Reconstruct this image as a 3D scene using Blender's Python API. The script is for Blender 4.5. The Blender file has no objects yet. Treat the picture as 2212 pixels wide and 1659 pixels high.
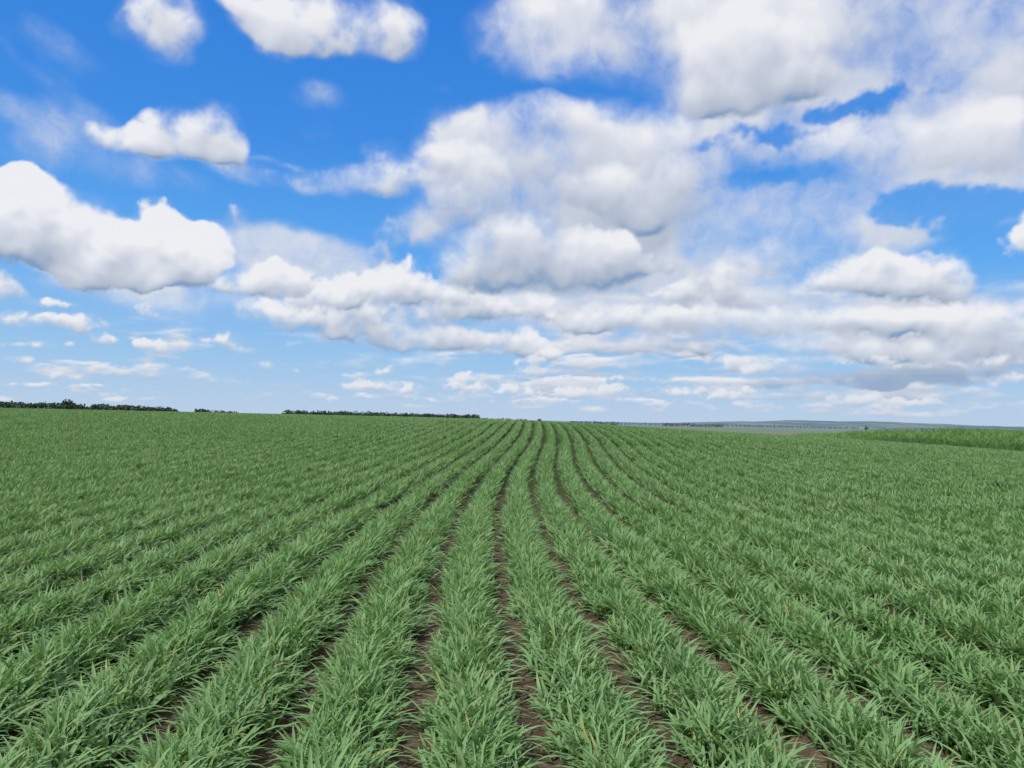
import bpy, math, random
import numpy as np
from mathutils import Matrix, Vector
random.seed(4); rng=np.random.default_rng(4)
sc=bpy.context.scene
col=sc.collection
sc.view_settings.view_transform='Standard'; sc.view_settings.look='None'; sc.view_settings.exposure=0
R=math.radians
# ------------------------------------------------------------ camera
F=1580.0; EYE=1.45
PITCH=math.atan(75.5/F); ROLL=R(1.15)
camrot=Matrix.Rotation(R(90)+PITCH,3,'X')@Matrix.Rotation(ROLL,3,'Z')
cd=bpy.data.cameras.new('camera'); cam=bpy.data.objects.new('camera',cd); col.objects.link(cam)
cd.sensor_width=36; cd.lens=36*F/2212; cd.clip_end=30000; cd.clip_start=0.05
cam.matrix_world=Matrix.Translation((0,0,EYE))@camrot.to_4x4()
sc.camera=cam
def pdir(px,py):
    d=camrot@Vector(((px-1106)/F,-(py-829.5)/F,-1)); return d.normalized()
def azel(px,py):
    d=pdir(px,py); return math.atan2(d.x,d.y), math.asin(d.z)
# ------------------------------------------------------------ helpers
def sm(t): t=np.clip(t,0,1); return t*t*(3-2*t)
def hsh(i,j,s):
    n=(i.astype(np.int64)*374761393+j.astype(np.int64)*668265263+s*1442695)&0x7fffffff
    n=((n^(n>>13))*1274126177)&0x7fffffff
    return ((n^(n>>16))&0xffff)/65535.0
def vn(x,y,sc_,seed):
    x=np.asarray(x,float)/sc_; y=np.asarray(y,float)/sc_
    i=np.floor(x); j=np.floor(y); fx=sm(x-i); fy=sm(y-j)
    a=hsh(i,j,seed);b=hsh(i+1,j,seed);c=hsh(i,j+1,seed);d=hsh(i+1,j+1,seed)
    return (a*(1-fx)+b*fx)*(1-fy)+(c*(1-fx)+d*fx)*fy-0.5
def terrain(x,y):
    x=np.asarray(x,float); y=np.asarray(y,float)
    C=np.interp(x,[-60,-35,-10,0,5,12,20,26,60],[1.28,1.24,1.2,1.15,1.0,.7,.4,.2,.15])
    z=C*sm((y-12)/38)
    z=z+.3*sm((x-25)/4)*sm((y-5)/10)*(1-sm((y-62)/20))
    z=z-6*sm((y-54)/300)-10*sm((y-400)/3500)
    return z
def hit(px,py):
    d=pdir(px,py); t=1.5
    while t<200:
        p=Vector((0,0,EYE))+d*t
        if p.z<=float(terrain(p.x,p.y))+.04: return p
        t*=1.004
    return p
gap=[(1168,1640),(1160,1600),(1130,1480),(1106,1400),(1085,1300),(1076,1200),(1074,1120),(1080,1080),(1095,1035),(1115,1000),(1136,970),(1147,950),(1151,930),(1150,918)]
gp=[hit(*g) for g in gap]
gy=np.array([p.y for p in gp]); gx=np.array([p.x for p in gp])
o=np.argsort(gy); gy=gy[o]; gx=gx[o]
s0=(gx[2]-gx[0])/(gy[2]-gy[0])
gy=np.concatenate([[-2],gy,[gy[-1]+12]]); gx=np.concatenate([[gx[0]-s0*(gy[1]+2)],gx,[gx[-1]]])
yy=np.linspace(-2,80,800); cc=np.interp(yy,gy,gx)
k=np.exp(-np.linspace(-2,2,71)**2); k/=k.sum()
ccp=np.pad(cc,35,mode='reflect',reflect_type='odd'); cc=np.convolve(ccp,k,'valid')
def curve(y): return np.interp(y,yy,cc)
SP=0.56
def newmat(name):
    m=bpy.data.materials.new(name); m.use_nodes=True
    nt=m.node_tree; nt.nodes.clear(); return m,nt
def N(nt,t,**kw):
    n=nt.nodes.new(t)
    for k_,v in kw.items(): setattr(n,k_,v)
    return n
def L(nt,a,b): nt.links.new(a,b)
def mathn(nt,op,a,b=None,c=None,clamp=False):
    n=nt.nodes.new('ShaderNodeMath'); n.operation=op; n.use_clamp=clamp
    for i,v in enumerate((a,b,c)):
        if v is None: continue
        if isinstance(v,(int,float)): n.inputs[i].default_value=v
        else: nt.links.new(v,n.inputs[i])
    return n.outputs[0]
def mixc(nt,f,a,b,bt='MIX'):
    n=nt.nodes.new('ShaderNodeMix'); n.data_type='RGBA'; n.blend_type=bt
    for idx,v in ((0,f),(6,a),(7,b)):
        if isinstance(v,(int,float)): n.inputs[idx].default_value=v
        elif isinstance(v,tuple): n.inputs[idx].default_value=(*v,1)
        else: nt.links.new(v,n.inputs[idx])
    return n.outputs[2]
def maprange(nt,v,a,b,c=0,d=1,smooth=True):
    n=nt.nodes.new('ShaderNodeMapRange'); n.interpolation_type='SMOOTHSTEP' if smooth else 'LINEAR'
    for i,q in enumerate((v,a,b,c,d)):
        if isinstance(q,(int,float)): n.inputs[i].default_value=q
        else: nt.links.new(q,n.inputs[i])
    return n.outputs[0]
def noise(nt,vec,scale,detail=4,rough=.5,dim='3D',dist=0):
    n=nt.nodes.new('ShaderNodeTexNoise'); n.noise_dimensions=dim
    nt.links.new(vec,n.inputs['Vector']); n.inputs['Scale'].default_value=scale
    n.inputs['Detail'].default_value=detail; n.inputs['Roughness'].default_value=rough
    n.inputs['Distortion'].default_value=dist
    return n
# ------------------------------------------------------------ leaf materials
def leafmat(name,base,light,dark,yellow=.03,patch=.5,trans=.25,rough=.5,root_shade=.75,edge=None):
    m,nt=newmat(name)
    oi=N(nt,'ShaderNodeObjectInfo'); geo=N(nt,'ShaderNodeNewGeometry')
    at=N(nt,'ShaderNodeAttribute'); at.attribute_name='tip'
    br=N(nt,'ShaderNodeAttribute'); br.attribute_name='rnd'
    n1=noise(nt,geo.outputs['Position'],patch,2)
    c=mixc(nt,maprange(nt,n1.outputs[0],.3,.7),base,light)
    c=mixc(nt,mathn(nt,'MULTIPLY',br.outputs['Fac'],.6),c,light)
    r2=mathn(nt,'FRACT',mathn(nt,'MULTIPLY_ADD',br.outputs['Fac'],7.13,oi.outputs['Random']))
    c=mixc(nt,mathn(nt,'MULTIPLY',r2,.45),c,dark)
    c=mixc(nt,maprange(nt,at.outputs['Fac'],0,.6,root_shade,0),c,(dark[0]*.36,dark[1]*.36,dark[2]*.26))  # shade low between the blades painted into the leaf roots
    r3=mathn(nt,'FRACT',mathn(nt,'MULTIPLY_ADD',br.outputs['Fac'],31.7,mathn(nt,'MULTIPLY',oi.outputs['Random'],5.3)))
    yel=mathn(nt,'MULTIPLY',mathn(nt,'LESS_THAN',r3,yellow),maprange(nt,at.outputs['Fac'],.3,.9,.1,.9))
    c=mixc(nt,yel,c,(.45,.40,.16))
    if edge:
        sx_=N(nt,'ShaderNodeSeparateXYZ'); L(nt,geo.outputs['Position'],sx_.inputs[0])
        edge_shade=mathn(nt,'MULTIPLY',maprange(nt,sx_.outputs[0],26.2,27.4,.8,0),maprange(nt,sx_.outputs[1],48,58,1,0))
        c=mixc(nt,edge_shade,c,edge)  # shaded foot of the bank painted dark along its front edge
    p=N(nt,'ShaderNodeBsdfPrincipled'); L(nt,c,p.inputs['Base Color'])
    p.inputs['Roughness'].default_value=rough; p.inputs['Specular IOR Level'].default_value=.3
    t=N(nt,'ShaderNodeBsdfTranslucent'); L(nt,mixc(nt,1.0,c,(1.1,1.15,.55),'MULTIPLY'),t.inputs[0])
    mx=N(nt,'ShaderNodeMixShader'); mx.inputs[0].default_value=trans
    L(nt,p.outputs[0],mx.inputs[1]); L(nt,t.outputs[0],mx.inputs[2])
    out=N(nt,'ShaderNodeOutputMaterial'); L(nt,mx.outputs[0],out.inputs[0])
    return m
m_crop=leafmat('wheat_leaf',(.195,.365,.133),(.27,.435,.205),(.12,.265,.08),yellow=.022,patch=.35,root_shade=.92,trans=.27)
m_weed=leafmat('tall_grass_leaf',(.20,.38,.125),(.27,.45,.175),(.15,.30,.10),yellow=.03,patch=.25,edge=(.08,.19,.06),root_shade=.45)
m_herb=leafmat('broad_leaf',(.06,.15,.05),(.09,.20,.06),(.04,.11,.035),yellow=0,patch=2)

def tuft(name,mat,nb,hl,hw,seg,spread,bendr,across=3,upr=(0.05,.6),seed=0):
    r=random.Random(seed)
    V=[];Fc=[];tip=[];rnd=[]
    for b in range(nb):
        a=r.uniform(0,2*math.pi); bx=r.gauss(0,spread); by=r.gauss(0,spread)
        ln=hl*r.uniform(.6,1.15); w=hw*r.uniform(.65,1.15)*.5
        th=r.uniform(*upr); bend=r.uniform(*bendr); tw=r.uniform(-1.3,1.3)
        x=0;z=0; dirh=Vector((math.cos(a),math.sin(a),0)); base=len(V); rn=r.random()
        tw0=r.uniform(-.4,.4)
        for s in range(seg+1):
            t=s/seg
            ang=th+bend*t**1.6
            p=Vector((bx,by,0))+dirh*x+Vector((0,0,z))
            x+=ln/seg*math.sin(ang); z+=ln/seg*math.cos(ang)
            sa=a+math.pi/2+tw0+tw*t*.6
            side=Vector((math.cos(sa),math.sin(sa),0))
            nrm=Vector((-math.cos(a)*math.cos(ang),-math.sin(a)*math.cos(ang),math.sin(ang)))
            wd=w*(.55+1.1*t if t<.4 else 1.0*(1-((t-.4)/.6)**1.8)+.02)
            if across==3:
                V+= [p-side*wd+nrm*wd*.35, p, p+side*wd+nrm*wd*.35]; tip+=[t]*3; rnd+=[rn]*3
            else:
                V+= [p-side*wd, p+side*wd]; tip+=[t]*2; rnd+=[rn]*2
        for s in range(seg):
            for c_ in range(across-1):
                i=base+s*across+c_
                Fc.append((i,i+1,i+1+across,i+across))
    me=bpy.data.meshes.new(name); me.from_pydata([tuple(v) for v in V],[],Fc)
    me.polygons.foreach_set('use_smooth',[True]*len(Fc))
    for nm,d in (('tip',tip),('rnd',rnd)):
        at=me.attributes.new(nm,'FLOAT','POINT'); at.data.foreach_set('value',d)
    me.materials.append(mat)
    return bpy.data.objects.new(name,me)
def scatter(name,pts,rot,scl,var,sources):
    me=bpy.data.meshes.new(name); n=len(pts)
    me.vertices.add(n); me.vertices.foreach_set('co',np.asarray(pts,dtype=np.float32).ravel())
    a=me.attributes.new('rot','FLOAT_VECTOR','POINT'); a.data.foreach_set('vector',np.asarray(rot,dtype=np.float32).ravel())
    a=me.attributes.new('scl','FLOAT_VECTOR','POINT'); a.data.foreach_set('vector',np.asarray(scl,dtype=np.float32).ravel())
    a=me.attributes.new('var','INT','POINT'); a.data.foreach_set('value',np.asarray(var,dtype=np.int32))
    me.materials.append(sources[0].data.materials[0])
    ob=bpy.data.objects.new(name,me); col.objects.link(ob)
    ng=bpy.data.node_groups.new(name+'_nodes','GeometryNodeTree')
    ng.interface.new_socket('Geometry',in_out='INPUT',socket_type='NodeSocketGeometry')
    ng.interface.new_socket('Geometry',in_out='OUTPUT',socket_type='NodeSocketGeometry')
    gi=ng.nodes.new('NodeGroupInput'); go=ng.nodes.new('NodeGroupOutput')
    j=ng.nodes.new('GeometryNodeJoinGeometry')
    for s in reversed(sources):
        o_=ng.nodes.new('GeometryNodeObjectInfo'); o_.inputs['Object'].default_value=s
        o_.inputs['As Instance'].default_value=False
        g=ng.nodes.new('GeometryNodeGeometryToInstance')
        ng.links.new(o_.outputs['Geometry'],g.inputs[0]); ng.links.new(g.outputs[0],j.inputs[0])
    ip=ng.nodes.new('GeometryNodeInstanceOnPoints')
    ip.inputs['Pick Instance'].default_value=True
    ng.links.new(gi.outputs[0],ip.inputs['Points']); ng.links.new(j.outputs[0],ip.inputs['Instance'])
    def na(nm,dt):
        q=ng.nodes.new('GeometryNodeInputNamedAttribute'); q.data_type=dt; q.inputs[0].default_value=nm
        return q.outputs[0]
    ng.links.new(na('var','INT'),ip.inputs['Instance Index'])
    er=ng.nodes.new('FunctionNodeEulerToRotation'); ng.links.new(na('rot','FLOAT_VECTOR'),er.inputs[0])
    ng.links.new(er.outputs[0],ip.inputs['Rotation'])
    ng.links.new(na('scl','FLOAT_VECTOR'),ip.inputs['Scale'])
    ng.links.new(ip.outputs[0],go.inputs[0])
    md=ob.modifiers.new('scatter','NODES'); md.node_group=ng
    return ob
# ------------------------------------------------------------ crop
kinds=[[tuft('wheat_tuft',m_crop,14,.20,.0158,6,.024,(.5,2.0),3,(.05,.55),seed=i) for i in range(10)],
       [tuft('wheat_tuft_mid',m_crop,13,.195,.0165,4,.026,(.4,1.7),2,(.05,.5),seed=50+i) for i in range(6)],
       [tuft('wheat_tuft_far',m_crop,13,.19,.022,3,.028,(.4,1.3),2,(.05,.45),seed=90+i) for i in range(5)]]
P=[];RO=[];S=[];VA=[]
def rowpts(y0,y1,dens,vofs,nv,wid,smul):
    for kk in range(-140,60):
        n=int((y1-y0)*dens); ys=rng.uniform(y0,y1,n)
        off=np.clip(rng.normal(0,wid,n),-1.7*wid,1.7*wid)
        xs=curve(ys)+(kk+.5)*SP+off+vn(ys,ys*0+kk,.5,3)*.02
        keep=(np.abs(xs)<ys*.74+1.6)&(xs<25.2)
        keep&=(vn(ys,ys*0+kk*3.7,.6,9)>-.49)
        xs=xs[keep]; ys=ys[keep]; off=off[keep]; m=len(xs)
        if m==0: continue
        zs=terrain(xs,ys)
        yaw=rng.uniform(0,6.283,m)
        tx=off*2.2+rng.normal(.05,.09,m); ty=rng.normal(-.02,.09,m)
        c=np.cos(-yaw); s=np.sin(-yaw); lx=tx*c-ty*s; ly=tx*s+ty*c
        P.append(np.stack([xs,ys,zs],1)); RO.append(np.stack([-ly,lx,yaw],1))
        hh=smul*(1+.14*vn(xs,ys,1.1,5)+.10*vn(xs,ys,.3,6)+rng.normal(0,.06,m))
        S.append(np.stack([hh,hh,hh*(1.08-3.2*np.abs(off))],1)); VA.append(vofs+rng.integers(0,nv,m))
rowpts(1.0,11,84,0,10,.090,1.22)
rowpts(11,28,54,10,6,.064,1.25)
rowpts(28,66,30,16,5,.043,1.32)
P=np.concatenate(P);RO=np.concatenate(RO);S=np.concatenate(S);VA=np.concatenate(VA)
print('TUFTS',len(P))
crop=scatter('wheat_crop',P,RO,S,VA,kinds[0]+kinds[1]+kinds[2])
crop['kind']='stuff'; crop['label']='rows of young blue-green wheat growing in bare brown soil'; crop['category']='crop'
# ------------------------------------------------------------ tall grass verge
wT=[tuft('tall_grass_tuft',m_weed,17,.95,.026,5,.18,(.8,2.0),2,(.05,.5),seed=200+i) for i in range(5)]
n=15000
xs=rng.uniform(24.9,48,n); ys=rng.uniform(26,72,n)
edge=25.3+.7*vn(ys,ys*0,3,11)+.4*vn(ys,ys*0,.8,12)
keep=(xs>edge)&(xs<ys*.78+3); xs=xs[keep]; ys=ys[keep]; m=len(xs)
hh=1.0*(1+.35*vn(xs,ys,5,21)+.2*vn(xs,ys,1.2,22))*(.55+.45*sm((xs-25)/5))*(1-.5*sm((ys-50)/20))
yaw=rng.uniform(0,6.28,m); tx=rng.normal(.18,.1,m); ty=rng.normal(0,.1,m)
c=np.cos(-yaw); s=np.sin(-yaw)
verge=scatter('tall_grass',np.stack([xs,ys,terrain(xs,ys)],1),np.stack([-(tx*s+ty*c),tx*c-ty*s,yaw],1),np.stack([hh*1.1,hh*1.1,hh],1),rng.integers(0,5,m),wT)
verge['kind']='stuff'; verge['label']='bank of tall uncut green grass beside the wheat'; verge['category']='grass'
# ------------------------------------------------------------ ground
def axis(a,b,st,g,lim_lo,lim_hi):
    v=list(np.arange(a,b,st)); s_=st; x=v[-1]
    while x<lim_hi: s_*=g; x+=s_; v.append(x)
    s_=st; x=v[0]; lo=[]
    while x>lim_lo: s_*=g; x-=s_; lo.append(x)
    return np.array(lo[::-1]+v)
ax=axis(-5,6,.045,1.09,-14000,14000); ay=axis(1.2,10,.045,1.07,-60,15000)
X,Y=np.meshgrid(ax,ay); Z=terrain(X,Y)
ph=(X-curve(Y))/SP
fur=np.cos(ph*2*np.pi)
fade=1-sm((np.abs(X)+Y-14)/10)
Z=Z-.018*fur*(1-sm((Y-60)/10))*(X<25)*(np.abs(X)<40)
Z=Z+fade*(.05*vn(X,Y,.16,31)+.03*vn(X,Y,.08,32)+.05*vn(X,Y,.5,33))
Z=Z+sm((Y-150)/300)*2.0*vn(X,Y,260,35)
ny,nx=X.shape
def gridmesh(name,X,Y,Z):
    ny,nx=X.shape
    idx=np.arange(nx*ny).reshape(ny,nx)
    faces=np.stack([idx[:-1,:-1],idx[:-1,1:],idx[1:,1:],idx[1:,:-1]],-1).reshape(-1,4)
    me=bpy.data.meshes.new(name); me.vertices.add(nx*ny); me.vertices.foreach_set('co',np.stack([X,Y,Z],-1).astype(np.float32).ravel())
    me.loops.add(faces.size); me.loops.foreach_set('vertex_index',faces.ravel().astype(np.int32))
    me.polygons.add(len(faces)); me.polygons.foreach_set('loop_start',np.arange(0,faces.size,4,dtype=np.int32)); me.polygons.foreach_set('loop_total',np.full(len(faces),4,dtype=np.int32))
    me.polygons.foreach_set('use_smooth',np.ones(len(faces),dtype=bool)); me.update(); me.validate()
    return me
me=gridmesh('ground',X,Y,Z)
m,nt=newmat('ground_soil_and_plain')
geo=N(nt,'ShaderNodeNewGeometry'); pos=geo.outputs['Position']
sp=N(nt,'ShaderNodeSeparateXYZ'); L(nt,pos,sp.inputs[0])
n1=noise(nt,pos,9,5,.65); n2=noise(nt,pos,1.3,2); n3=noise(nt,pos,55,2)
soil=mixc(nt,maprange(nt,n1.outputs[0],.3,.7),(.055,.040,.028),(.13,.095,.069))
soil=mixc(nt,maprange(nt,n3.outputs[0],.55,.75,0,.6),soil,(.18,.145,.115))
soil=mixc(nt,maprange(nt,n2.outputs[0],.35,.7,0,.4),soil,(.10,.075,.052))
# shade in the furrows painted into the soil, dark green farther off
soil=mixc(nt,maprange(nt,sp.outputs[1],6,20,0,.9),soil,(.035,.066,.022))
vo=N(nt,'ShaderNodeTexVoronoi'); mp=N(nt,'ShaderNodeMapping'); L(nt,pos,mp.inputs[0]); mp.inputs['Scale'].default_value=(.0022,.0009,0); L(nt,mp.outputs[0],vo.inputs['Vector']); vo.inputs['Scale'].default_value=1
spc=N(nt,'ShaderNodeSeparateColor'); L(nt,vo.outputs['Color'],spc.inputs[0])
cr=N(nt,'ShaderNodeValToRGB'); L(nt,spc.outputs[0],cr.inputs[0]); cr.color_ramp.interpolation='CONSTANT'
els=cr.color_ramp.elements; els[0].color=(.12,.19,.09,1); els[1].position=.3; els[1].color=(.16,.19,.12,1)
for p_,c_ in ((.5,(.13,.21,.11,1)),(.68,(.18,.19,.13,1)),(.82,(.15,.22,.12,1))):
    e=els.new(p_); e.color=c_
np_=noise(nt,pos,.02,4)
plain=mixc(nt,maprange(nt,np_.outputs[0],.35,.7,0,.4),cr.outputs[0],(.15,.20,.13))
plain=mixc(nt,maprange(nt,sp.outputs[1],300,4000,0.1,.9),plain,(.17,.24,.31))  # aerial haze painted into the plain, bluer with distance
infield=mathn(nt,'MULTIPLY',maprange(nt,sp.outputs[1],64,72,1,0),maprange(nt,sp.outputs[0],25,25.6,1,0))
grassy=mixc(nt,n1.outputs[0],(.07,.13,.04),(.12,.19,.06))
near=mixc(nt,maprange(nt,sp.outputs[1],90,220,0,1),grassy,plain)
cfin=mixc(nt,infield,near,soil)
p=N(nt,'ShaderNodeBsdfPrincipled'); L(nt,cfin,p.inputs['Base Color']); p.inputs['Roughness'].default_value=.95; p.inputs['Specular IOR Level'].default_value=.1
bmp=N(nt,'ShaderNodeBump'); bmp.inputs['Strength'].default_value=.7; bmp.inputs['Distance'].default_value=.02
L(nt,mathn(nt,'ADD',n1.outputs[0],mathn(nt,'MULTIPLY',n3.outputs[0],.4)),bmp.inputs['Height']); L(nt,bmp.outputs[0],p.inputs['Normal'])
out=N(nt,'ShaderNodeOutputMaterial'); L(nt,p.outputs[0],out.inputs[0])
me.materials.append(m)
g=bpy.data.objects.new('ground',me); col.objects.link(g); g['kind']='structure'
# soil clods
def clod(seed):
    r=np.random.default_rng(seed)
    import bmesh
    bm=bmesh.new(); bmesh.ops.create_icosphere(bm,subdivisions=2,radius=1)
    for v in bm.verts:
        q=v.co*1.0; f=1+.5*float(vn(q.x*1.0+seed,q.y+q.z*.7,.7,seed))+.2*r.normal()*.4
        v.co=Vector((q.x*f,q.y*f*.8,q.z*f*.6))
    me=bpy.data.meshes.new('clod'); bm.to_mesh(me); bm.free()
    return me
mc,nt=newmat('soil_clod')
geo=N(nt,'ShaderNodeNewGeometry'); oi=N(nt,'ShaderNodeObjectInfo'); nn=noise(nt,geo.outputs['Position'],60,3,.6)
c=mixc(nt,oi.outputs['Random'],(.07,.05,.036),(.19,.145,.11)); c=mixc(nt,mathn(nt,'MULTIPLY',nn.outputs[0],.5),c,(.10,.075,.053))
p=N(nt,'ShaderNodeBsdfPrincipled'); L(nt,c,p.inputs['Base Color']); p.inputs['Roughness'].default_value=.95
out=N(nt,'ShaderNodeOutputMaterial'); L(nt,p.outputs[0],out.inputs[0])
cl=[]
for i in range(4):
    q=clod(300+i); q.materials.append(mc); cl.append(bpy.data.objects.new('clod',q))
n=16000
ys=1.2+9*rng.random(n)**1.3; kk=rng.integers(-18,19,n); xs=curve(ys)+kk*SP+rng.normal(0,.09,n)
keep=np.abs(xs)<ys*.76+1.5; xs=xs[keep]; ys=ys[keep]; m_=len(xs)
zz=terrain(xs,ys)-.018+(.05*vn(xs,ys,.16,31)+.03*vn(xs,ys,.08,32)+.05*vn(xs,ys,.5,33))*(1-sm((np.abs(xs)+ys-14)/10))
sz=.004+.022*rng.random(m_)**3
cb=scatter('soil_clods',np.stack([xs,ys,zz+sz*.2],1),rng.uniform(0,6.28,(m_,3)),np.stack([sz,sz,sz],1),rng.integers(0,4,m_),cl)
cb['kind']='stuff'; cb['label']='loose brown soil clods between the wheat rows'; cb['category']='soil'
# ------------------------------------------------------------ trees
def treemat(name,a,b,rough=.8):
    m,nt=newmat(name); geo=N(nt,'ShaderNodeNewGeometry'); n1=noise(nt,geo.outputs['Position'],.35,4,.6)
    c=mixc(nt,maprange(nt,n1.outputs[0],.35,.65),a,b)
    p=N(nt,'ShaderNodeBsdfPrincipled'); L(nt,c,p.inputs['Base Color']); p.inputs['Roughness'].default_value=rough; p.inputs['Specular IOR Level'].default_value=.1
    out=N(nt,'ShaderNodeOutputMaterial'); L(nt,p.outputs[0],out.inputs[0]); return m
mt_near=treemat('tree_foliage',(.045,.08,.06),(.085,.125,.085))
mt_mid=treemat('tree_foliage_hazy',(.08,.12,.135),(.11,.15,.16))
mt_far=treemat('tree_foliage_distant',(.11,.155,.195),(.14,.19,.22))  # hazy and distant foliage carry aerial haze in their colour
mt_bark=treemat('tree_bark',(.06,.05,.04),(.10,.08,.06))
def crown_geo(V,Fc,x,y,z,h,w,nleaf,r,ls,t0=.28):
    ncl=r.randint(6,10); cls=[]
    for i in range(ncl):
        t=r.uniform(t0,1); rr=w*.5*math.sin(math.pi*min(1,.25+t*.7))
        a=r.uniform(0,6.283); q=rr*r.uniform(.1,.85)
        cls.append((x+q*math.cos(a),y+q*math.sin(a),z+h*t*.88,w*r.uniform(.16,.30)))
    for i in range(nleaf):
        c=r.choice(cls); d=Vector((r.gauss(0,1),r.gauss(0,1),r.gauss(0,1))).normalized()*c[3]*r.uniform(.5,1.1)
        p=Vector(c[:3])+Vector((d.x,d.y,d.z*.8))
        u=Vector((r.gauss(0,1),r.gauss(0,1),r.gauss(0,1))).normalized(); v=u.orthogonal().normalized(); s_=ls*r.uniform(.5,1.3)
        b=len(V); V+= [tuple(p-u*s_-v*s_*.6),tuple(p+u*s_-v*s_*.5),tuple(p+u*s_*.7+v*s_),tuple(p-u*s_*.8+v*s_*.7)]; Fc.append((b,b+1,b+2,b+3))
def trunk_geo(V,Fc,x,y,z,h,rad):
    b=len(V); lv=[(0,1.3),(.1,1),(.4,.75),(.8,.3)]
    for t,s_ in lv:
        for k_ in range(7):
            a=k_/7*6.283; V.append((x+math.cos(a)*rad*s_+.04*h*math.sin(t*4),y+math.sin(a)*rad*s_,z-.3+h*t))
    for i in range(3):
        for k_ in range(7):
            Fc.append((b+i*7+k_,b+i*7+(k_+1)%7,b+(i+1)*7+(k_+1)%7,b+(i+1)*7+k_))
def mk(name,V,Fc,mats,mi=None):
    me=bpy.data.meshes.new(name); me.from_pydata(V,[],Fc)
    for q in mats: me.materials.append(q)
    o_=bpy.data.objects.new(name,me); col.objects.link(o_); return o_
def belt(px0,px1,dist,h0,h1,mat,label,step,seed,nleaf=120,name='tree_belt',prof=None,rows=3):
    r=random.Random(seed); V=[];Fc=[]
    a0=azel(px0,890)[0]; a1=azel(px1,890)[0]
    xa=math.tan(a0)*dist; xb=math.tan(a1)*dist
    for rw in range(rows):
        x=xa
        while x<xb:
            t=(x-xa)/(xb-xa)
            y=dist+rw*step*1.5+r.uniform(-1,1)*step+12*math.sin(t*5+seed)
            hh=r.uniform(h0,h1)*(1+.03*math.sin(t*17+seed)+.02*math.sin(t*41))
            if prof: hh*=prof(t)
            zz=float(terrain(x,y))
            if rw==0: trunk_geo(V,Fc,x,y,zz,hh*.6,.02*hh)
            crown_geo(V,Fc,x,y,zz,hh,hh*r.uniform(.8,1.2),nleaf,r,hh*.065,.1)
            x+=step*r.uniform(.6,1.4)
    o_=mk(name,V,Fc,[mat]); o_['kind']='stuff'; o_['label']=label; o_['category']='trees'; return o_
belt(-60,378,520,10.8,11.5,mt_near,'dark green shelter belt of trees beyond the field',2.1,1,prof=lambda t:1-.14*t)
belt(412,505,650,9.3,9.7,mt_near,'short dark row of trees beyond the field',2.6,2,prof=lambda t:.97-.12*t)
belt(614,740,720,10.0,10.6,mt_near,'dark green wood of low trees beyond the field',2.7,3)
belt(735,1032,800,10.0,10.8,mt_near,'long dark tree belt on the plain',2.9,4,prof=lambda t:1.03-.07*t)
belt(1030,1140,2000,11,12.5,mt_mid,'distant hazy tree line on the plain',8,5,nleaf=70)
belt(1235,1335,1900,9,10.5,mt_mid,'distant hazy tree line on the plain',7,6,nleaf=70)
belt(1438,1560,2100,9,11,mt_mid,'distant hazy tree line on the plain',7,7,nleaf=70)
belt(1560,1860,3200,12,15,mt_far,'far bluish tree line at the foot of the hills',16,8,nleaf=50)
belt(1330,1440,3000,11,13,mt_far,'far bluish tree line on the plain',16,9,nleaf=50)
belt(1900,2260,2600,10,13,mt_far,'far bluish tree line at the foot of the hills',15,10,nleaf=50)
def tree(px,dist,h,mat,label,seed):
    r=random.Random(seed); a=azel(px,900)[0]; x=math.tan(a)*dist; z=float(terrain(x,dist))
    e=bpy.data.objects.new('tree',None); e.location=(x,dist,z); col.objects.link(e); e['label']=label; e['category']='tree'; e['group']='lone trees on the plain'
    V=[];Fc=[]; trunk_geo(V,Fc,0,0,0,h*.7,.028*h)
    t=mk('trunk',V,Fc,[mt_bark]); t.parent=e
    V=[];Fc=[]; crown_geo(V,Fc,0,0,h*.08,h*.95,h*.85,420,r,h*.055)
    c=mk('crown',V,Fc,[mat]); c.parent=e
tree(146,510,13.2,mt_near,'tall rounded tree standing above the shelter belt',1)
tree(1165,900,8.4,mt_mid,'small lone tree on the distant plain',2)
tree(1871,1500,11,mt_mid,'lone bushy tree in the far fields',4)
# ------------------------------------------------------------ hills
hx=np.linspace(700,7500,180); hy=np.linspace(4600,8200,36)
HX,HY=np.meshgrid(hx,hy); t=(HY-4600)/3600
env=sm((HX-900)/1800)*np.sin(np.clip(t,0,1)*np.pi)**.7
HZ=-17+env*(42+28*vn(HX,HY,900,41)+18*vn(HX,HY,350,42)+8*vn(HX,HY,120,43))
m,nt=newmat('hill_grass_haze'); geo=N(nt,'ShaderNodeNewGeometry'); mp=N(nt,'ShaderNodeMapping'); L(nt,geo.outputs['Position'],mp.inputs[0]); mp.inputs['Scale'].default_value=(1,.3,1)
n1=noise(nt,mp.outputs[0],.004,5,.6)
c=mixc(nt,maprange(nt,n1.outputs[0],.4,.6),(.11,.18,.22),(.19,.24,.24))  # bluish distance haze painted into the hill colours
p=N(nt,'ShaderNodeBsdfPrincipled'); L(nt,c,p.inputs['Base Color']); p.inputs['Roughness'].default_value=1; p.inputs['Specular IOR Level'].default_value=0
out=N(nt,'ShaderNodeOutputMaterial'); L(nt,p.outputs[0],out.inputs[0])
me=gridmesh('hills',HX,HY,HZ); me.materials.append(m); h=bpy.data.objects.new('hills',me); col.objects.link(h); h['kind']='structure'
# ------------------------------------------------------------ weed plant
hp=hit(2165,1062)
wv=tuft('leafy_weed',m_herb,80,.26,.045,4,.12,(.5,1.8),3,(.1,1.2),seed=500); wv.location=(hp.x,hp.y,float(terrain(hp.x,hp.y))+.07); col.objects.link(wv)
wv['label']='dark leafy weed growing among the wheat rows'; wv['category']='plant'
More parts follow.
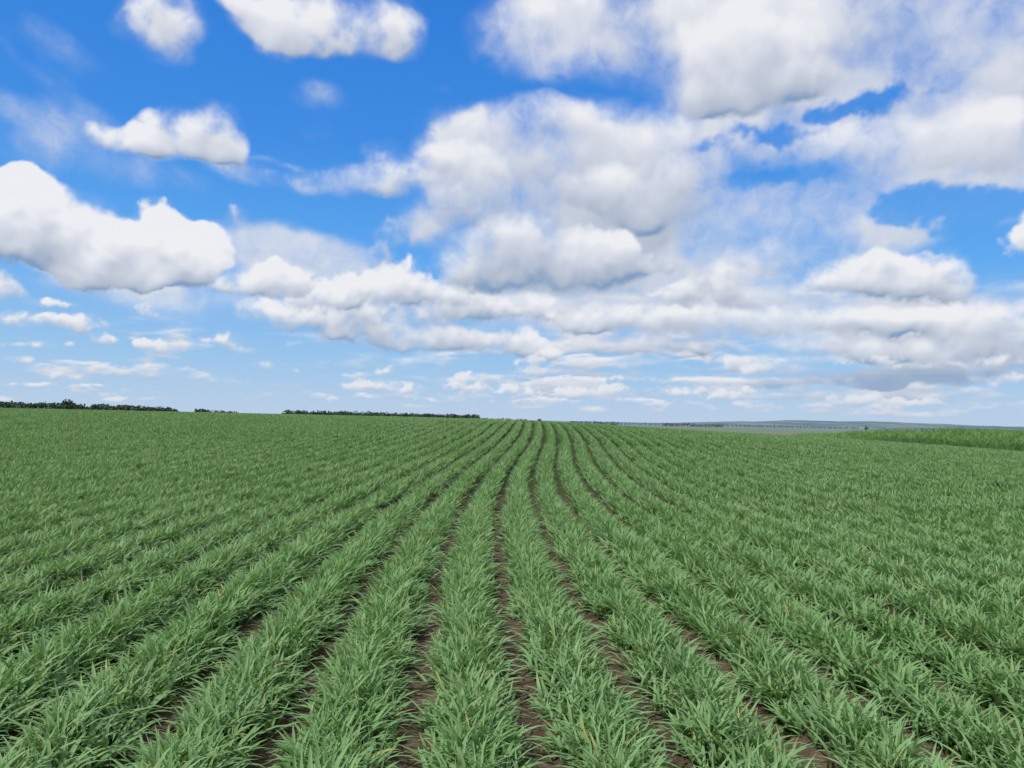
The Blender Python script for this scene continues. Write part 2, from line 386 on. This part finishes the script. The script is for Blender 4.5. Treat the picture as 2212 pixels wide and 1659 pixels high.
# ------------------------------------------------------------ sun + world
SEL=R(54); SAZ=R(-128)
sd=Vector((math.sin(SAZ)*math.cos(SEL),math.cos(SAZ)*math.cos(SEL),math.sin(SEL)))
sl=bpy.data.lights.new('sun','SUN'); sl.energy=3.3; sl.angle=R(1.0); sl.color=(1,.95,.86)
so=bpy.data.objects.new('sun',sl); col.objects.link(so); so.rotation_euler=sd.to_track_quat('Z','Y').to_euler(); so.location=(0,0,50)
w=bpy.data.worlds.new('World'); sc.world=w; w.use_nodes=True; nt=w.node_tree; nt.nodes.clear()
ns=N(nt,'ShaderNodeTexSky'); ns.sky_type='NISHITA'; ns.sun_disc=False; ns.sun_elevation=SEL; ns.sun_rotation=SAZ%(2*math.pi); ns.ozone_density=1.5; ns.air_density=1; ns.dust_density=1
tc=N(nt,'ShaderNodeTexCoord'); cn=noise(nt,tc.outputs['Generated'],3,4,.55)
full=mixc(nt,maprange(nt,cn.outputs[0],.40,.56,.1,.9),ns.outputs[0],(7.4,7.4,7.7))
bg=N(nt,'ShaderNodeBackground'); L(nt,full,bg.inputs[0]); bg.inputs[1].default_value=.1
ow=N(nt,'ShaderNodeOutputWorld'); L(nt,bg.outputs[0],ow.inputs[0])
# ------------------------------------------------------------ sky dome sector with clouds
daz=R(.085)
azs=np.arange(-R(52),R(52),daz); els_=np.arange(-R(1.2),R(36),R(.085))
A,E=np.meshgrid(azs,els_); U=A*1580; W=E*1580; PXU=daz*1580
def fbm(x,y,s,seed,oc=5,g=.5):
    t=0;a=1;n=0
    for i in range(oc):
        th=.6+i*.9; c_,s_=math.cos(th),math.sin(th)
        t=t+a*vn(x*c_-y*s_+i*31.7,x*s_+y*c_-i*17.3,s,seed+i); n+=a; a*=g; s*=.5
    return t/n*1.9
def billow(x,y,s,seed,oc=4,g=.5):
    t=0;a=1;n=0
    for i in range(oc):
        th=1.1+i*1.3; c_,s_=math.cos(th),math.sin(th)
        q=vn(x*c_-y*s_+i*11.7,x*s_+y*c_+i*7.3,s,seed+i)
        t=t+a*(1-np.sqrt(q*q+.0025)*4.6); n+=a; a*=g; s*=.5
    return t/n
def shift(D,du,dw):
    i=int(round(du/PXU)); j=int(round(dw/PXU))
    return np.roll(np.roll(D,-j,axis=0),-i,axis=1)
def blur(D,n):
    for q in range(n):
        D=(np.roll(D,1,0)+2*D+np.roll(D,-1,0))*.25; D=(np.roll(D,1,1)+2*D+np.roll(D,-1,1))*.25
    return D
LIT=np.full(A.shape,.5); ALP=np.zeros(A.shape)
TH=.30
SOFTN=np.clip(1+1.8*fbm(U,W,150,4000,3),.5,2.0)
WISP=fbm(U*.8+W*.35,(W-.3*U)*1.9,110,4100,5,.5)
def comp(D,lit,soft,op=1.0):
    global LIT,ALP
    a=sm((D-TH)/np.maximum(soft*SOFTN,.05))*op
    na=a+ALP*(1-a); LIT=np.where(na>1e-4,(lit*a+LIT*ALP*(1-a))/np.maximum(na,1e-4),lit); ALP=na
def shade(D,s,br,con,H=0):
    B=blur(D,6); B2=blur(D,2)
    d0=B-shift(B,-s*.35,s*.85); d1=B-shift(B,-s*.18,s*.36); d2=B2-shift(B2,-s*.07,s*.14)
    core=sm((B-.75)/.6)
    return np.clip(br-.06-.13*core+.30*con*H+con*(.20*np.clip(d0,-1,1)+.34*np.clip(d1,-1,1)+.42*np.clip(d2,-.5,.5)),0,1)
RF=1.62
def blobs_field(blobs,u,v,rf):
    M=0; HN=0
    for b in blobs:
        cx,cy,rx,ry=b[:4]; wt=b[4] if len(b)>4 else 1
        a0,e0=azel(cx,cy); kx=abs(azel(cx+5,cy)[0]-a0)/5; ky=abs(azel(cx,cy-5)[1]-e0)/5
        dx=(u-a0)/(rx*kx*rf); dy=(v-e0)/(ry*ky*rf)
        dy=np.where(dy<0,dy*1.12,dy)
        q=wt*np.clip(1-np.sqrt(dx*dx+dy*dy),0,1)
        M=M+q; HN=HN+q*dy
    return M,HN
def group(blobs,s,soft,br,con,amp,seed,op=1.0,halo=.42):
    wx=fbm(U,W,s*1.1,seed,4); wy=fbm(U,W,s*1.1,seed+50,4)
    u=A+wx*s*.36/1580; v=E+wy*s*.25/1580
    M,HN=blobs_field(blobs,u,v,RF)
    H=np.clip(blur(HN/np.maximum(M,.02),4)*1.7,-1,1)
    M=1-np.exp(-1.9*M)
    bl=billow(u*1580,v*1580,s*.55,seed+9,5,.52)-.4
    D=M*1.1+M.clip(0,.5)/.5*(amp*fbm(U,W,s*.5,seed+20,5,.53)+amp*.6*bl)
    if halo>0:
        Dh=M*1.1+.10+M.clip(0,.3)/.3*(.5*WISP)
        comp(Dh,np.clip(br+.10+.15*H,0,1),soft+.75,halo)
    comp(D,shade(D,s,br,con,H),soft,op)
def thin(blobs,s,seed,k_):
    # thinner, ragged places in the high cover where blue shows through
    global ALP
    wx=fbm(U,W,s,seed,5,.6); wy=fbm(U,W,s,seed+50,5,.6)
    M,_=blobs_field(blobs,A+wx*s*.85/1580,E+wy*s*.5/1580,1.9)
    g_=sm((np.clip(M,0,1)*1.05+(.75*WISP+.45*fbm(U,W,s*.4,seed+9,5,.58))*np.clip(M*2.5,0,1)-.10)/.85)
    ALP=ALP*(1-k_*g_)
def bandlayer(e0,e1,su,sv,cover,seed,soft,br,con,azf,op=1.0):
    win=sm((E-e0)/((e1-e0)*.35))*(1-sm((E-e1+(e1-e0)*.3)/((e1-e0)*.3)))
    q=fbm(U,W*su/sv,su,seed,5,.54)+.3*(billow(U,W*su/sv,su*.4,seed+5,4)-.4)
    D=TH+q*1.1+(cover*azf(A)-.5)*.9+.08-(1-win)*1.2
    comp(D,shade(D,sv*1.2,br,con),soft,op)
right=lambda a:.50+.50*sm((a+.30)/.40)
def sheet(blobs,amp,seed,rot,ratio,s,soft,br,op=1.0):
    c_,s_=math.cos(rot),math.sin(rot); a=(U*c_+W*s_); b=(-U*s_+W*c_)*ratio
    f=fbm(a,b,s,seed,5,.48); M=0
    for cx,cy,rx,ry,wt in blobs:
        a0,e0=azel(cx,cy); kx=1/1580; M=M+wt*np.clip(1-np.sqrt(((A-a0)/(rx*kx*1.5))**2+((E-e0)/(ry*kx*1.5))**2),0,1)
    D=np.clip(M,0,1)*.95+np.clip(M,0,.5)*2*amp*f
    comp(blur(D,2),np.clip(br+.22*f,0,1),soft,op)
bandlayer(.004,.040,55,16,.80,900,.85,.62,.9,right)
bandlayer(.022,.070,90,22,.88,920,.85,.57,1.0,right)
bandlayer(.045,.105,150,33,.93,930,.85,.52,1.1,right)
bandlayer(.075,.135,200,42,.97,940,.85,.48,1.1,right)
bandlayer(.110,.190,260,58,.84,960,.9,.48,1.0,right)
sheet([(100,210,180,120,.42),(30,60,130,60,.4),(130,270,160,40,.5),(690,210,70,34,.9),(700,290,55,26,.8),(420,380,150,45,.7),(150,360,110,40,.8),(960,190,60,30,.5)],.5,700,-.5,3.0,140,1.6,.62,.5)
sheet([(640,540,200,60,1),(560,370,140,40,.7),(300,640,300,60,.8),(900,480,120,60,.6),(640,590,160,60,.8)],.4,720,-.05,2.6,150,.9,.66,.8)
sheet([(2000,60,440,150,1.3),(1400,50,330,100,1.2),(1720,450,400,80,1.0),(2150,350,220,120,1.1),(1130,110,120,80,.6),(1550,530,300,90,1.0),(1550,640,400,90,1.1),(2000,700,370,90,1),(1200,660,300,70,.9),(1620,330,120,30,.6),(1650,160,260,110,1)],.42,740,.15,1.8,170,.85,.66,.9)
# soft underlay joining the centre mass
group([(1240,330,250,105,1.1),(1180,480,190,115,1.1),(1340,430,180,105,1.1),(1200,590,190,55,1),(1010,450,110,125,1),(1430,380,90,115,.8)],170,.9,.55,.6,.3,10,.97)
GAPS=[(1930,195,110,30,1.2),(1820,215,60,20,.9),(1650,283,110,16,1.0),(1640,385,90,26,1.1),(2060,455,130,42,1.2),(1950,480,70,22,.9),(1000,200,150,55,1),(1250,175,110,28,.8),(1100,30,40,50,.6),(2180,440,60,36,1)]
thin(GAPS,130,3000,.93)
group([(680,690,130,34,.9),(820,705,150,38),(600,665,60,22,.8),(980,650,180,38),(1110,672,100,30,.8),(900,738,120,24,.9),(1070,745,125,30),(1160,758,50,20,.7),(760,640,110,40,.8)],80,.45,.57,1.2,.45,11)
group([(880,590,40,45,.9),(800,625,90,40,.9),(690,640,100,38,.7),(940,632,120,30,.9)],70,.42,.66,1.2,.45,13)
group([(1280,690,120,35,.8),(1210,772,42,18,.7),(1370,755,60,22,.8),(1400,690,120,34,.9),(1560,700,150,32,1),(1700,700,120,30,.9),(1480,750,120,22,.8)],80,.7,.47,1.1,.45,15)
group([(1850,692,120,28,1),(2010,690,130,30,1),(2150,745,120,52,1),(2090,700,110,34,.9),(1800,755,130,26,.9),(1980,765,140,26,1),(2190,700,60,44,.9)],80,.6,.51,1.1,.45,17)
RF=1.4
gr=random.Random(77)
small=[(gr.uniform(900,2230),gr.uniform(775,868)) for i in range(46)]+[(gr.uniform(-20,700),gr.uniform(760,865)) for i in range(7)]
small=[(a,b,(16+gr.uniform(6,34))*(1.25-(b-770)/200),(5+gr.uniform(2,7))*(1.25-(b-770)/200),gr.uniform(.6,1)) for a,b in small]
group(small,34,.7,.64,1.0,.6,71,.8,.3)
RF=1.62
group([(1680,826,80,9,1),(1800,822,130,15,1.2),(1930,818,140,18,1.2),(2060,810,120,16,1.1),(1900,800,150,12,.8),(2150,800,80,12,.8)],70,.8,.0,.3,.4,19,.95,.35)
group([(1630,797,42,12,.9),(2180,824,45,16,.8),(1830,864,75,12,.9),(1990,872,70,9,.6),(1960,790,60,7,.5)],40,.45,.70,.9,.55,21,.9)
RF=1.4
group([(830,832,70,15,.9),(770,836,40,8,.8),(880,838,50,12,.8),(835,799,24,12,.9),(1000,835,45,16,.8),(1003,814,20,11,.9),(1060,842,40,12,.7),(1110,838,40,15,.8),(1130,852,50,10,.7),(1230,848,36,15,.8),(1315,847,52,19,1),(1345,817,34,8,.8),(1290,818,30,7,.6),(1470,845,45,11,.7),(1600,850,60,14,.7),(1550,858,50,9,.6)],34,.45,.76,1.0,.65,23)
group([(75,692,85,20,.9),(180,700,50,22,.9),(120,655,60,12,.7),(228,736,32,17,.9),(345,746,64,18,1),(300,738,24,10,.8),(495,735,34,20,.8),(535,755,32,12,.9),(455,735,30,10,.6),(565,792,26,14,1),(320,675,26,22,.6),(360,688,30,8,.5),(60,748,90,8,.6),(150,748,16,9,.6),(630,742,18,12,.8),(637,801,15,7,.8),(700,792,15,4,.6),(60,832,60,5,.7)],40,.55,.66,1.0,.55,25)
RF=1.55
group([(1560,598,75,38,1),(1500,640,110,30,.8),(1690,610,40,30,.6),(1600,650,90,25,.7),(1430,560,50,30,.6)],80,.7,.49,1,.5,27)
group([(1850,605,85,42,1),(1900,570,50,28,.9),(1980,618,100,42,1),(2035,585,60,35,1),(2070,625,45,30,.9),(1790,620,40,22,.7)],90,.5,.55,1.1,.5,29)
group([(2190,530,42,32,1),(2230,500,40,40,1)],60,.45,.66,.9,.5,31)
group([(1700,535,110,40,.8),(1830,490,80,26,.8),(1640,560,60,25,.6)],100,.9,.58,.8,.5,33)
group([(560,600,95,34,1),(620,610,60,30,.8),(490,610,50,22,.7)],80,.5,.6,1,.5,35)
group([(75,445,80,62,1.1),(5,480,80,60,1.1),(60,510,80,60,1),(170,480,95,55,1.1),(240,500,60,45,.9),(350,490,60,55,.9),(395,530,75,60,1.1),(290,565,150,48,1.1),(130,540,100,45,1),(420,590,60,36,.8),(230,605,110,30,.8)],120,.34,.77,1.2,.52,37,1,.35)
group([(15,635,40,24,.8),(20,600,30,30,.5)],60,.8,.6,.6,.5,39)
group([(835,545,34,48,.8),(860,490,25,35,.5),(510,465,35,30,.4)],60,1.0,.5,.5,.5,41)
group([(640,398,90,15,.8),(760,390,130,30,1),(860,385,75,38,.9),(825,330,40,28,.5),(590,358,70,14,.5)],90,.9,.66,.8,.45,43)
group([(1150,270,130,45,1),(1300,285,150,60,1.1),(1440,300,85,55,1),(1080,300,80,45,.9),(1250,360,180,60,1.1),(1480,340,50,60,.9),(1330,370,150,60,1)],150,.9,.54,.8,.34,45)
group([(1370,430,140,62,1.1),(1480,410,75,60,1),(1270,410,90,50,.9),(1400,480,80,35,.8)],130,.9,.42,.8,.32,47)
group([(1000,375,75,70,1.1),(960,330,40,35,.8),(1050,410,50,50,.9),(1030,470,95,55,1),(1000,440,60,50,1)],120,.75,.46,.9,.34,49)
group([(1150,525,95,58,1.1),(1100,500,80,40,.9),(1280,565,105,52,1.1),(1180,595,160,38,1.1),(1010,578,95,38,1),(1060,545,90,45,1),(1330,550,45,35,.9)],110,.65,.40,1.1,.36,51)
group([(265,295,75,28,1),(390,288,95,46,1.1),(465,275,48,48,1.1),(490,320,30,35,.7),(340,315,100,28,.9)],100,.75,.58,1.0,.42,53)
group([(350,20,90,60,1),(385,90,42,60,.9),(300,60,60,45,.8),(350,120,50,30,.5)],110,1.1,.62,.8,.44,55)
group([(540,5,70,35,1),(640,60,100,55,1),(770,55,110,58,1.1),(850,55,55,62,.9),(590,100,60,40,.7),(560,40,60,45,.9),(700,100,150,30,.7)],120,.95,.61,.9,.45,57)
RF=1.7
group([(1150,80,70,55,.9),(1250,40,120,60,1),(1430,30,150,60,1),(1400,100,120,50,.8)],150,1.2,.66,.6,.42,59)
group([(1700,30,210,75,1.1),(1930,20,200,75,1.1),(2150,50,140,100,1.2),(2190,190,90,90,1.1),(2080,120,100,35,.8)],170,1.1,.71,.6,.42,61)
group([(2040,275,150,45,1.1),(1850,300,110,38,1.1),(1930,345,160,36,1),(2150,320,110,70,1.1),(1770,325,50,22,.7)],140,1.0,.63,.8,.42,63)
group([(1640,160,140,70,1.1),(1480,165,100,62,1),(1560,215,140,30,.9),(1730,195,70,32,.9),(1580,100,120,60,1)],140,.95,.58,.85,.42,65)
thin(GAPS[:1]+GAPS[3:5],130,3000,.5)
fe=sm((R(51)-np.abs(A))/R(8))*sm((R(35.8)-E)/R(2.5)); ALP=ALP*fe
Rd=13500
DX=Rd*np.sin(A)*np.cos(E); DY=Rd*np.cos(A)*np.cos(E); DZ=EYE+Rd*np.sin(E)
me=gridmesh('sky',DX,DY,DZ)
def vattr(nm,a,b,c):
    at=me.attributes.new(nm,'FLOAT_VECTOR','POINT'); at.data.foreach_set('vector',np.stack([a,b,c],-1).astype(np.float32).ravel())
vattr('cloud',ALP,LIT,A*0); vattr('azel',A,E,A*0)
m,nt=newmat('sky_and_clouds')
ac=N(nt,'ShaderNodeAttribute'); ac.attribute_name='cloud'; s3=N(nt,'ShaderNodeSeparateXYZ'); L(nt,ac.outputs['Vector'],s3.inputs[0])
ae=N(nt,'ShaderNodeAttribute'); ae.attribute_name='azel'; PP=ae.outputs['Vector']; s4=N(nt,'ShaderNodeSeparateXYZ'); L(nt,PP,s4.inputs[0]); el=s4.outputs[1]
fn=noise(nt,PP,45,6,.55,'2D',.4); f0=mathn(nt,'SUBTRACT',fn.outputs[0],.5)
al=s3.outputs[0]
part=mathn(nt,'MULTIPLY',mathn(nt,'MULTIPLY',al,mathn(nt,'SUBTRACT',1.0,al)),2.2)
alpha=mathn(nt,'MULTIPLY_ADD',part,f0,al,clamp=True)
rp=N(nt,'ShaderNodeValToRGB'); L(nt,maprange(nt,el,-.02,.6,0,1,False),rp.inputs[0])
e=rp.color_ramp.elements; e[0].position=0; e[0].color=(.52,.63,.79,1); e[1].position=1; e[1].color=(.03,.18,.62,1)
for p_,c_ in ((.06,(.46,.61,.80)),(.15,(.33,.56,.83)),(.35,(.12,.40,.87)),(.6,(.055,.27,.77)),(.85,(.035,.215,.70))):
    q=e.new(p_); q.color=(*c_,1)
lit=mathn(nt,'MULTIPLY_ADD',f0,.13,s3.outputs[1],clamp=True)
cr=N(nt,'ShaderNodeValToRGB'); L(nt,lit,cr.inputs[0]); e=cr.color_ramp.elements
e[0].color=(.22,.34,.53,1); e[1].color=(.87,.875,.90,1)
for p_,c_ in ((.22,(.44,.50,.61)),(.45,(.56,.605,.70)),(.7,(.70,.73,.80))):
    q=e.new(p_); q.color=(*c_,1)
cc_=mixc(nt,maprange(nt,el,0,.15,.34,0),cr.outputs[0],(.50,.61,.77))
full=mixc(nt,mathn(nt,'MULTIPLY',alpha,.97),rp.outputs[0],cc_)
em=N(nt,'ShaderNodeEmission'); L(nt,full,em.inputs[0]); em.inputs[1].default_value=1
out=N(nt,'ShaderNodeOutputMaterial'); L(nt,em.outputs[0],out.inputs[0])
m.cycles.emission_sampling='NONE'
me.materials.append(m); so=bpy.data.objects.new('sky',me); col.objects.link(so); so['kind']='structure'
